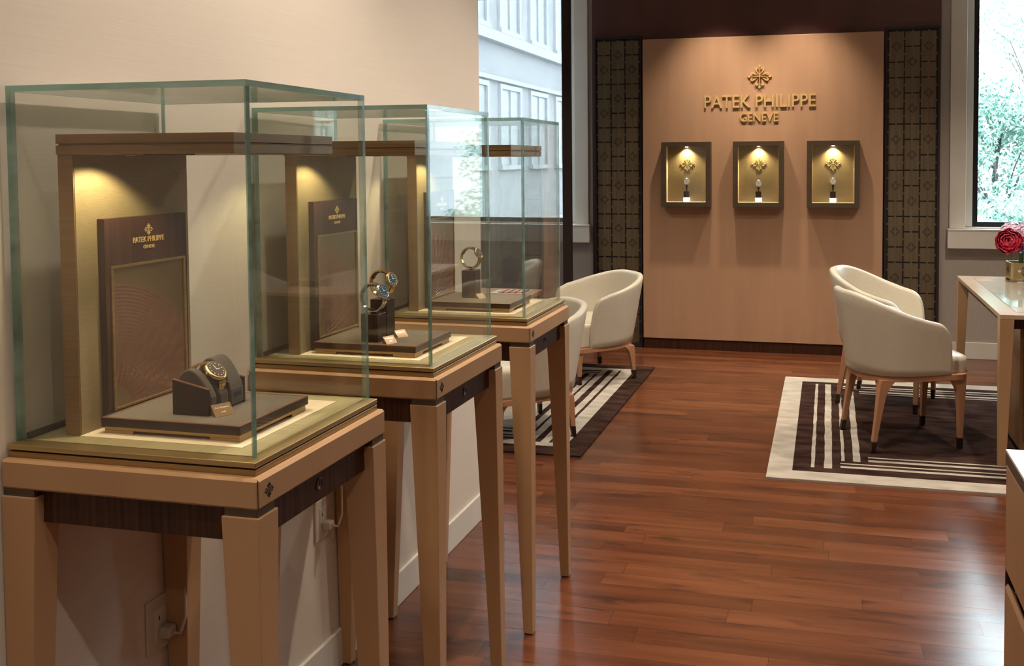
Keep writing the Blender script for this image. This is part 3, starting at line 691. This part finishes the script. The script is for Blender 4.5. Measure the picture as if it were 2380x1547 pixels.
# ------------------------------------------------------------------ tub armchairs
def sm(x): x = max(0, min(1, x)); return x*x*(3-2*x)
def chair(z0, arm, rim, Wb, Wt, xb0, xb1, xf, xs_front, seat_h, feet, name):
    t = thing(name, 'x', 'chair')
    def path(s, z, off):
        q = (z-z0)/(rim-z0); W = Wb+(Wt-Wb)*q-off; xb = xb0+(xb1-xb0)*q+off
        xm = -.02; a = abs(s)
        SP = .70
        if a > SP:
            x = xm+(xf-xm)*(a-SP)/(1-SP); y = W*(1-.04*((a-SP)/(1-SP))**2)
        else:
            th = (a/SP)*PI/2; x = xm+(xb-xm)*(max(0, math.cos(th))**.92); y = W*(math.sin(th)**.92)
        return Vector((x, y*(1 if s > 0 else -1), z))
    TH = .042; rings = []; NS = 120
    for i in range(NS+1):
        s = -1+2*i/NS; a = abs(s)
        Z = arm+(rim-arm)*(1-sm((a-.10)/.85))
        if a > .80:
            q = min(1, (a-.80)/.20); Z = z0+(Z-z0)*max(.02, (1-q**3.2))**(1/3.2)
        r = []
        NZ = 8; zt = max(z0+.006, Z-TH/2)
        for k in range(NZ+1): r.append(path(s, z0+(zt-z0)*k/NZ, 0))
        for k in range(1, 6):
            ph = PI*k/6; r.append(path(s, zt+math.sin(ph)*TH/2*min(1, (Z-z0)/.05), TH/2-math.cos(ph)*TH/2))
        for k in range(NZ+1): r.append(path(s, zt+(z0-zt)*k/NZ, TH))
        rings.append(r)
    sh = MB().loft(rings, smooth=True).build('shell', 'leather', t)
    def dshape(x0, x1, W, z, rc=.06):
        P = []
        for k in range(17):
            th = -PI/2-PI*k/16; c, s_ = math.cos(th), math.sin(th)
            P.append((-.02+(x0+.02)*abs(c)**.85, W*(1 if s_ > 0 else -1)*abs(s_)**.85, z))
        P = [(-.02+(x0+.02)*abs(math.cos(-PI/2+PI*k/16))**.85, W*math.copysign(abs(math.sin(-PI/2+PI*k/16))**.85, math.sin(-PI/2+PI*k/16)), z) for k in range(17)]
        F = [(x1-rc+rc*math.sin(PI/2*k/5+0)*1.0, 0, 0) for k in range(6)]
        for k in range(6):
            th = PI/2*(1-k/5); P.append((x1-rc+rc*math.cos(th), W-rc+rc*math.sin(th), z))
        for k in range(6):
            th = -PI/2*k/5; P.append((x1-rc+rc*math.cos(th), -(W-rc)+rc*math.sin(th), z))
        return P
    fi = TH+.002
    rr = []
    for z, sh_ in ((z0-.001, .004), (z0+.012, 0), (seat_h-.025, 0), (seat_h-.008, -.004), (seat_h, -.016), (seat_h+.006, -.06), (seat_h+.008, -.12)):
        q = (z-z0)/(rim-z0)
        rr.append(dshape(xb0+fi-sh_*0-sh_ if sh_ < 0 else xb0+fi, xs_front+sh_, Wb-fi*.9+sh_ if sh_ < 0 else Wb-fi*.9, z, .05))
    # the seat widens to the full width ahead of the arms
    MB().loft(rr, smooth=True).build('seat', 'leather', t)
    m = MB().loft([dshape(xb0+.012, xs_front-.012, Wb-.012, z0-.032), dshape(xb0+.012, xs_front-.012, Wb-.012, z0-.001)]); m.build('seat_frame', 'chair_wood', t, .003)
    fx, fy, bx, by = feet
    for (x, y, tx, ty) in ((fx, fy, xs_front-.05, Wb-.045), (fx, -fy, xs_front-.05, -Wb+.045), (bx, by, xb0+.10, Wb*.80), (bx, -by, xb0+.10, -Wb*.80)):
        H = z0-.02; sx = 1 if x > 0 else -1; sy = 1 if y > 0 else -1
        def sec(f, hs, ex=0, ey=0):
            cx_, cy_ = tx+(x-tx)*(1-f), ty+(y-ty)*(1-f); z = H*f
            return [(cx_-hs-(ex if sx > 0 else 0), cy_-hs-(ey if sy > 0 else 0), z), (cx_+hs+(ex if sx < 0 else 0), cy_-hs-(ey if sy > 0 else 0), z), (cx_+hs+(ex if sx < 0 else 0), cy_+hs+(ey if sy < 0 else 0), z), (cx_-hs-(ex if sx > 0 else 0), cy_+hs+(ey if sy < 0 else 0), z)]
        fz = .055/H
        lg = MB().loft([sec(fz, .0125), sec(.5, .0155), sec(.80, .019, .004, .004), sec(.90, .020, .016, .016), sec(.96, .020, .034, .034), sec(1.0, .020, .05, .05)]).build('leg', 'chair_wood', t, .003)
        MB().loft([sec(0, .0115), sec(fz, .0128)]).build('ferrule', 'ferrule', lg, .001)
    return t
rugz = .0125
din = chair(.39, .66, .815, .240, .300, -.275, -.345, .175, .295, .475, (.235, .205, -.235, .20), 'armchair')
din.location = (.373, 4.975, rugz); din.rotation_euler = (0, 0, math.radians(21)); din['label'] = 'cream leather tub chair at the desk, nearer of the two on the right rug'
dup(din, (.351, 5.747, rugz), math.radians(-20), 'cream tub chair at the desk, farther one, partly hidden behind the nearer chair')
dup(din, (1.80, 5.25, rugz), math.radians(180), 'cream leather tub chair on the far right side of the maple desk')
lou = chair(.245, .575, .700, .288, .365, -.335, -.415, .09, .22, .40, (.16, .24, -.25, .255), 'lounge_chair')
lou.location = (-1.645, 6.03, rugz); lou.rotation_euler = (0, 0, math.radians(222)); lou['label'] = 'low cream leather tub chair on the left rug, farther one with its open side visible'
dup(lou, (-1.690, 4.70, rugz), math.radians(219), 'low cream leather tub chair partly hidden behind the farthest glass case')

# ------------------------------------------------------------------ rugs
def rug(ox, oy, flip, field, line_, label):
    t = thing('rug', label, 'rug', (ox, oy, 0), PI if flip else 0)
    W, H = 2.75, 2.02; B = .118
    # x from the aisle edge, y centred
    m = MB(); z = .010
    m.mi = 0; m.box(0, W, -H/2, H/2, 0, z)
    m.mi = 1; m.box(B, W-B, -H/2+B, H/2-B, z, z+.0012)
    m.mi = 0; z2 = z+.0012; z3 = z+.0022
    def wob(x0, x1, y0, y1, along):
        n = 26; r = []
        for k in range(n+1):
            f = k/n; j = (random.random()-.5)*.004; j2 = (random.random()-.5)*.004
            if along == 'y': yy = y0+(y1-y0)*f; r.append([(x0+j, yy, z2-.001), (x1+j2, yy, z2-.001), (x1+j2, yy, z3), (x0+j, yy, z3)])
            else: xx = x0+(x1-x0)*f; r.append([(xx, y0+j*.5, z2-.001), (xx, y1+j2*.5, z2-.001), (xx, y1+j2*.5, z3), (xx, y0+j*.5, z3)])
        m.loft(r)
    for (a, c, e) in ((.205, .223, .175), (.268, .305, .175), (.350, .366, .30), (.408, .442, .30)): wob(a, c, -H/2+e, H/2-e, 'y')
    for s_ in (-1, 1):
        for (a, c, e) in ((.195, .222, .345), (.252, .266, .345), (.310, .337, .48), (.368, .382, .48)):
            y0, y1 = sorted((s_*(H/2-a), s_*(H/2-c))); wob(e, W-.45, y0, y1, 'x')
    m.build('pile', [field, line_], t)
    return t
rug(-.280, 5.255, False, 'rug_cream', 'rug_brown', 'dark brown rug with cream border and cream stripes under the desk')
rug(-1.215, 5.365, True, 'rug_brown', 'rug_cream', 'cream rug with dark brown border and dark stripes under the low chairs')

# ------------------------------------------------------------------ desk
dk = thing('desk', 'maple desk with tapered legs and inset leather top on the brown rug', 'desk', (1.085, 5.37, rugz))
D0, D1, E0, E1, TT = -.275, .275, -.75, .75, .738
m = MB().box(D0, D1, E0, E1, TT-.022, TT); m.build('desk_top', 'maple_gloss', dk, .002)
m = MB(); g = .085
m.box(D0+g, D1-g, E0+g, E0+g+.004, TT, TT+.0006).box(D0+g, D1-g, E1-g-.004, E1-g, TT, TT+.0006).box(D0+g, D0+g+.004, E0+g, E1-g, TT, TT+.0006).box(D1-g-.004, D1-g, E0+g, E1-g, TT, TT+.0006); m.build('inlay_line', 'dark_gap', dk)
m = MB().box(D0+g+.006, D1-g-.006, E0+.25, E1-.25, TT, TT+.0012); m.build('writing_surface', 'leather_gloss', dk)
m = MB().box(D0+.045, D1-.045, E0+.045, E0+.06, TT-.075, TT-.022).box(D0+.045, D1-.045, E1-.06, E1-.045, TT-.075, TT-.022).box(D0+.045, D0+.06, E0+.06, E1-.06, TT-.075, TT-.022).box(D1-.06, D1-.045, E0+.06, E1-.06, TT-.075, TT-.022)
m.build('apron', 'dark_wood', dk, .001)
for sx in (-1, 1):
    for sy in (-1, 1):
        ox = D1 if sx > 0 else D0; oy = E1 if sy > 0 else E0
        ring = lambda a, z: [(ox, oy, z), (ox-sx*a, oy, z), (ox-sx*a, oy-sy*a, z), (ox, oy-sy*a, z)]
        MB().loft([ring(.036, 0), ring(.066, TT-.022)]).build('leg', 'maple', dk, .0015)
pd = MB().box(D0+.11, D1-.02, E0+.09, E0+.55, .06, TT-.076).build('drawer_pedestal', 'bronze', dk, .002)
box('drawer_front', 'sign_wood', pd, D0+.13, D1-.04, E0+.082, E0+.09, .10, .36, .001)
box('drawer_front', 'sign_wood', pd, D0+.13, D1-.04, E0+.082, E0+.09, .37, .64, .001)
for (px, py) in ((D0+.13, E0+.11), (D1-.04, E0+.11), (D0+.13, E0+.53), (D1-.04, E0+.53)): MB().cyl((px, py, .0), (px, py, .06), .012).build('pedestal_foot', 'black_metal', pd)
DT = .738+rugz
jb = thing('jewellery_box', 'flat dark wooden box on the near part of the maple desk top', 'box', (1.20, 4.93, DT+.0012), math.radians(6))
box('base', 'sign_wood', jb, -.10, .10, -.07, .07, 0, .018, .002); box('lid', 'sign_wood', jb, -.103, .103, -.073, .073, .020, .036, .002); box('seam', 'dark_gap', jb, -.098, .098, -.068, .068, .018, .020)
# vase with flowers
vs = thing('vase', 'square brass planter with dark emblem and glass liner on the far end of the desk', 'vase', (1.155, 5.935, DT+.0012), math.radians(4))
h = .115; q = .072; m = MB()
ch = .012
pl = [(-q+ch, -q), (q-ch, -q), (q, -q+ch), (q, q-ch), (q-ch, q), (-q+ch, q), (-q, q-ch), (-q, -q+ch)]
pi_ = [(u*.95, v*.95) for u, v in pl]
m.loft([[(u*.99, v*.99, .014) for u, v in pl], [(u, v, .022) for u, v in pl], [(u, v, h) for u, v in pl], [(u, v, h) for u, v in pi_], [(u, v, .024) for u, v in pi_]]); m.build('brass_box', 'brass', vs, .001)
m = MB()
for sx in (-1, 1):
    for sy in (-1, 1): m.box(*sorted((sx*q, sx*(q-.035))), *sorted((sy*q, sy*(q-.035))), 0, .014)
m.build('foot_block', 'brass', vs, .001)
emblem('emblem', 'dark_gap', vs, (0, -q, .066), XP, ZP, Vector((0, -1, 0)), .030, .001)
MB().lathe((-.024, -q-.001, .066), (0, -1, 0), [(0, 0), (.011, .001), (.008, .004), (0, .005)]).build('painted_highlight', 'shell', vs)  # pale raised disc stands in for a highlight on the emblem
emblem('side_emblem', 'sign_wood', vs, (-q, 0, .066), YP, ZP, Vector((-1, 0, 0)), .030, .001)
m = MB(); m.loft([[(u*.86, v*.86, z) for u, v in pl] for z in (.026, .165)], cap=False); m.build('glass_liner', 'glass', vs)
m = MB()
for k in range(14):
    a = random.random()*6.28; r = .05*random.random(); m.tube([(r*math.cos(a)*.8, r*math.sin(a)*.8, .026), (r*math.cos(a), r*math.sin(a), .10), (r*1.25*math.cos(a), r*1.25*math.sin(a), .175)], .003, 6)
m.build('flower_stems', 'stem', vs)
VB = Vector((1.155, 5.935, DT+.0012))
def petal(m, base, d, up, L, W, cup, n=5):
    d = Vector(d).normalized(); s_ = d.cross(Vector(up)).normalized(); nn = s_.cross(d)
    rows = []
    for i in range(n+1):
        f = i/n; w_ = W*math.sin(PI*(.12+.80*f))**.7; c = base+d*L*math.sin(f*1.35)/1.0+nn*(cup*L*(1-math.cos(f*1.9)))
        rows.append([c+s_*w_*g_+nn*(abs(g_)**2*W*.45) + nn*.0 for g_ in (-1, -.5, 0, .5, 1)])
    m.loft(rows, cap=False, smooth=True, closed=False)
def peony(org, face, R, label):
    t = thing('peony', label, 'flower', org); m = MB(); f = Vector(face).normalized(); a0 = f.orthogonal().normalized(); c0 = f.cross(a0)
    for (cnt, r_, th1, dz_) in ((6, 1.0, 1.75, .50), (7, .93, 2.05, .42), (7, .82, 2.30, .36), (7, .70, 2.55, .34), (6, .56, 2.75, .34), (5, .42, 2.9, .36), (4, .28, 3.0, .4)):
        for k in range(cnt):
            az = 2*PI*(k+random.random()*.5)/cnt+r_*3; rr = R*r_*random.uniform(.95, 1.05); te = th1+random.uniform(-.12, .12); ph = random.random()*6
            rows = []
            for i in range(9):
                g = i/8; th = .35+(te-.35)*g; wd = dz_*1.9*math.sin(PI*(.15+.72*g))**.6
                row = []
                for j in range(7):
                    aa = -1+2*j/6; ph2 = az+aa*wd*(.55+.45/max(.35, math.sin(th)))
                    q = rr*(1+.05*math.sin(ph+5*aa+3*g)*g+.06*abs(aa)*g+.10*g**3)
                    dd = -f*math.cos(th)+(a0*math.cos(ph2)+c0*math.sin(ph2))*math.sin(th)
                    row.append(dd*q)
                rows.append(row)
            m.loft(rows, cap=False, smooth=True, closed=False)
    o = m.build('petals', 'peony', t, smooth=True, fix=False); md = o.modifiers.new('thick', 'SOLIDIFY'); md.thickness = .0008
    MB().tube([(0, 0, 0)-f*R*.0+Vector((0, 0, 0)) if False else Vector((0, 0, 0))-f*R*.3, Vector((.01, .01, -.05)), Vector((.03, .03, -.09))], .0028, 6).build('stem', 'stem', t)
def floret_ball(org, R, mat, label, name, n=90, fr=.30):
    t = thing(name, label, 'flower', org); m = MB()
    for k in range(n):
        z = 1-1.75*(k+.5)/n; a = k*2.39996; r = math.sqrt(max(0, 1-z*z)); d = Vector((r*math.cos(a), r*math.sin(a), z))
        u = d.orthogonal().normalized(); v = d.cross(u); c = d*R*(.88+.14*random.random()); ph = random.random()*1.5; s_ = R*fr*(.8+.4*random.random())
        for j in range(4):
            b_ = ph+j*PI/2; e = u*math.cos(b_)+v*math.sin(b_); g_ = d.cross(e)
            pts = [c, c+e*s_*.5+g_*s_*.42+d*s_*.08, c+e*s_+d*s_*.18, c+e*s_*.5-g_*s_*.42+d*s_*.08]
            m.face(pts)
    o = m.build('petals', mat, t, fix=False)
    MB().tube([Vector((0, 0, 0)), Vector((0, 0, -R*.9)), Vector((0, .0, -R-.03))], .0028, 6).build('stem', 'stem', t)
    m = MB(); m.lathe((0, 0, -R*.82), (0, 0, 1), [(0, 0), (R*.5, .1*R), (R*.78, .5*R), (R*.82, .85*R), (R*.7, 1.3*R), (R*.4, 1.58*R), (0, 1.66*R)], 16); m.build('flower_core', mat, t)
peony((1.075, 5.86, .995), (-.35, -.9, .35), .072, 'big crimson peony hanging over the left corner of the brass planter')
floret_ball(VB+Vector((-.045, .045, .29)), .066, 'hydrangea', 'pale pink hydrangea head above the crimson peony', 'hydrangea')
floret_ball(VB+Vector((.045, -.015, .295)), .072, 'hydrangea', 'pale pink hydrangea head at the right of the bouquet', 'hydrangea')
floret_ball(VB+Vector((.035, -.075, .205)), .046, 'purple', 'purple flower head tucked low beside the peony', 'purple_flower', 60)

# ------------------------------------------------------------------ drawer cabinet at the right edge
cb = thing('drawer_cabinet', 'maple drawer cabinet with white stone top at the right edge of the picture', 'cabinet', (.385, 2.11, 0))
CW, CL, CH = .60, 1.5, .86
box('stone_top', 'stone', cb, 0, CW, -CL, 0, CH-.006, CH, .0015)
m = MB().box(0, CW, -CL, 0, CH-.030, CH-.006).box(.002, .022, -.012, 0, .0, CH-.03).box(.024, CW, -CL, -.012, .04, CH-.03).box(.03, CW-.02, -CL+.03, -.03, 0, .04); m.build('carcass', 'sign_wood', cb, .001)
dw = MB().box(0, .024, -.75, -.0125, .598, CH-.032).build('drawer_front', 'maple', cb, .001)
dw2 = MB().box(0, .024, -CL, -.756, .598, CH-.032).build('drawer_front', 'maple', cb, .001)
for y0, y1 in ((-.75, -.0125), (-CL, -.756)):
    for z0, z1 in ((.30, .555), (.045, .255)):
        o = MB().prism([(0, z0), (0, z1), (.006, z1+.010), (.024, z1-.012), (.024, z0)], lambda u, v, d: (u, d, v), y0, y1).build('drawer_front', 'maple', cb, .0006)

# ------------------------------------------------------------------ low table and swatch tray at far left
lt = thing('low_table', 'low table with pale top behind the low tub chairs on the cream rug', 'table', (-2.62, 6.0, rugz))
box('table_top', 'maple', lt, -.55, .55, -.35, .42, .50, .53, .003)
for sx in (-1, 1):
    for sy in (-1, 1): MB().loft([[(sx*.5-.015, .03+sy*.33-.015, 0), (sx*.5+.015, .03+sy*.33-.015, 0), (sx*.5+.015, .03+sy*.33+.015, 0), (sx*.5-.015, .03+sy*.33+.015, 0)], [(sx*.5-.025, .03+sy*.33-.025, .5), (sx*.5+.025, .03+sy*.33-.025, .5), (sx*.5+.025, .03+sy*.33+.025, .5), (sx*.5-.025, .03+sy*.33+.025, .5)]]).build('leg', 'maple', lt, .002)
st = thing('swatch_tray', 'white tray holding a row of salmon and brown samples on the low table', 'tray', (-2.25, 6.22, rugz+.53))
box('tray_base', 'white_paint', st, -.13, .13, -.09, .09, 0, .008, .002)
for k in range(4): box('sample', 'salmon', st, -.075+k*.048, -.045+k*.048, -.075, .07, .008, .016, .002)
for k in range(3): box('divider', 'swatch_brown', st, -.043+k*.048, -.029+k*.048, -.075, .07, .008, .013)
box('green_sample', 'swatch_green', st, .103, .122, -.075, .07, .008, .016, .002)

# ------------------------------------------------------------------ sheer screen in front of the left window
sc_ = thing('sheer_screen', 'floor to ceiling sheer woven screen with dark edge post before the left window', 'screen', (-1.972, 6.75, 0))
box('edge_post', 'frame_dark', sc_, -.034, .034, -.02, .02, 0, CEIL-.001, .001)
box('woven_sheet', 'sheer', sc_, -2.9, -.034, -.0008, .0008, .02, CEIL-.001)
box('bottom_rail', 'black_metal', sc_, -2.9, -.034, -.008, .008, 0, .02)

# ------------------------------------------------------------------ repeats share a group
for o in list(COL.objects):
    if o.parent is None and 'label' in o:
        b_ = o.name.split('.')[0]
        g_ = {'display_case': 'glass display cases in a row along the papered wall', 'counter_sign': 'dark wood signs inside the glass cases', 'display_tray': 'low suede topped trays inside the glass cases',
              'wall_display_case': 'lit wall cases on the maple panel', 'lit_watch_stand': 'stands in the lit wall cases', 'wristwatch': 'watches on display', 'watch_stand': 'block stands with cuffs', 'name_card': 'brass wedge cards',
              'armchair': 'tub chairs round the desk', 'lounge_chair': 'low tub chairs on the left rug', 'ceiling_downlight': 'recessed ceiling lights', 'lattice_panel': 'bronze lattice panels', 'wall_socket': 'wall sockets under the cases',
              'power_plug': 'plugs under the cases', 'hydrangea': 'pink hydrangea heads in the planter'}.get(b_)
        if g_: o['group'] = g_
# ------------------------------------------------------------------ outside
g_ = box('ground', 'ground', None, -40, 40, 7.31, 60, -.25, -.15); tag(g_, 'pale paved ground outside the windows', 'ground')
bd = thing('building', 'pale stucco building with tall windows seen through the sheer screen', 'building', (-8.0, 24, -.15))
m = MB().box(-6, 0, -12, 14, 0, 12); m.build('wall', 'facade', bd)
m = MB().box(0, .18, -12, 14, 4.55, 4.8).box(0, .10, -12, 14, 3.62, 3.72); m.build('ledge', 'facade_pale', bd)
for k in range(9):
    y = -9.6+k*2.35
    for z0, z1 in ((1.55, 3.45), (4.95, 7.3), (8.3, 10.4)):
        wq = MB().box(0, .07, y-.12, y, z0, z1+.12).box(0, .07, y+1.35, y+1.47, z0, z1+.12).box(0, .07, y, y+1.35, z1, z1+.12).box(0, .12, y-.15, y+1.5, z0-.12, z0).box(0, .05, y+.64, y+.71, z0, z1).build('window_frame', 'facade_pale', bd)
        box('pane', 'facade_glass', wq, .0, .02, y, y+1.35, z0, z1)
b2 = thing('house', 'low white house wall far behind the tree outside the right window', 'building', (5.5, 24, -.15))
MB().box(-.2, 9, 0, 6, 0, 3.1).build('wall', 'house_white', b2)
m = MB()
for z in (1.2, 2.0, 2.8): m.box(-.2, 9, -.03, 0, z, z+.05)
m.build('clapboard_line', 'house_white', b2)
def leafy(x, y, z0, z1, rad, n, label, trunk=True, sd=1):
    rnd = random.Random(sd); t = thing('tree' if trunk else 'shrub', label, 'tree' if trunk else 'shrub', (x, y, -.15))
    m = MB(); cl = []
    for k in range(26):
        a = rnd.random()*6.28; r = rad*math.sqrt(rnd.random()); cl.append((r*math.cos(a), r*math.sin(a)*.6, z0+(z1-z0)*rnd.random(), .25+.35*rnd.random()))
    for k in range(n):
        c = cl[k % len(cl)]; d = Vector((rnd.gauss(0, 1), rnd.gauss(0, 1), rnd.gauss(0, .55))).normalized()*c[3]*rnd.random()**.4
        p = Vector(c[:3])+d; u = Vector((rnd.gauss(0, 1), rnd.gauss(0, 1), rnd.gauss(-.9, .5))).normalized(); v = u.orthogonal().normalized(); nn = u.cross(v); L = .055+.045*rnd.random(); W = L*.24
        a_, b_, c_, d_ = p, p+u*L*.5+v*W+nn*W*.3, p+u*L, p+u*L*.5-v*W+nn*W*.3
        m.face((a_, b_, c_)); m.face((a_, c_, d_))
    m.build('foliage', 'leaf', t, fix=False)
    if trunk:
        m = MB().tube([(0, 0, 0), (.05, 0, z0*.6), (-.05, .05, z0+.3), (.05, 0, z1*.8)], [.06, .045, .03, .015])
        for c in cl[:14]: m.tube([(0, 0, z0*.8), (c[0]*.5, c[1]*.5, (z0+c[2])/2), c[:3]], [.016, .010, .004], 6)
        m.build('trunk', 'bark', t)
leafy(2.1, 12.2, 1.1, 2.6, .95, 9500, 'leafy tree close outside the right window, its crown starting low', True, 3)
leafy(3.2, 15.5, 3.2, 4.7, 1.1, 2600, 'thinly leaved taller tree outside the right window', True, 9)
leafy(1.80, 9.6, .35, 1.15, .5, 5200, 'dense low shrub just below the right window', False, 5)
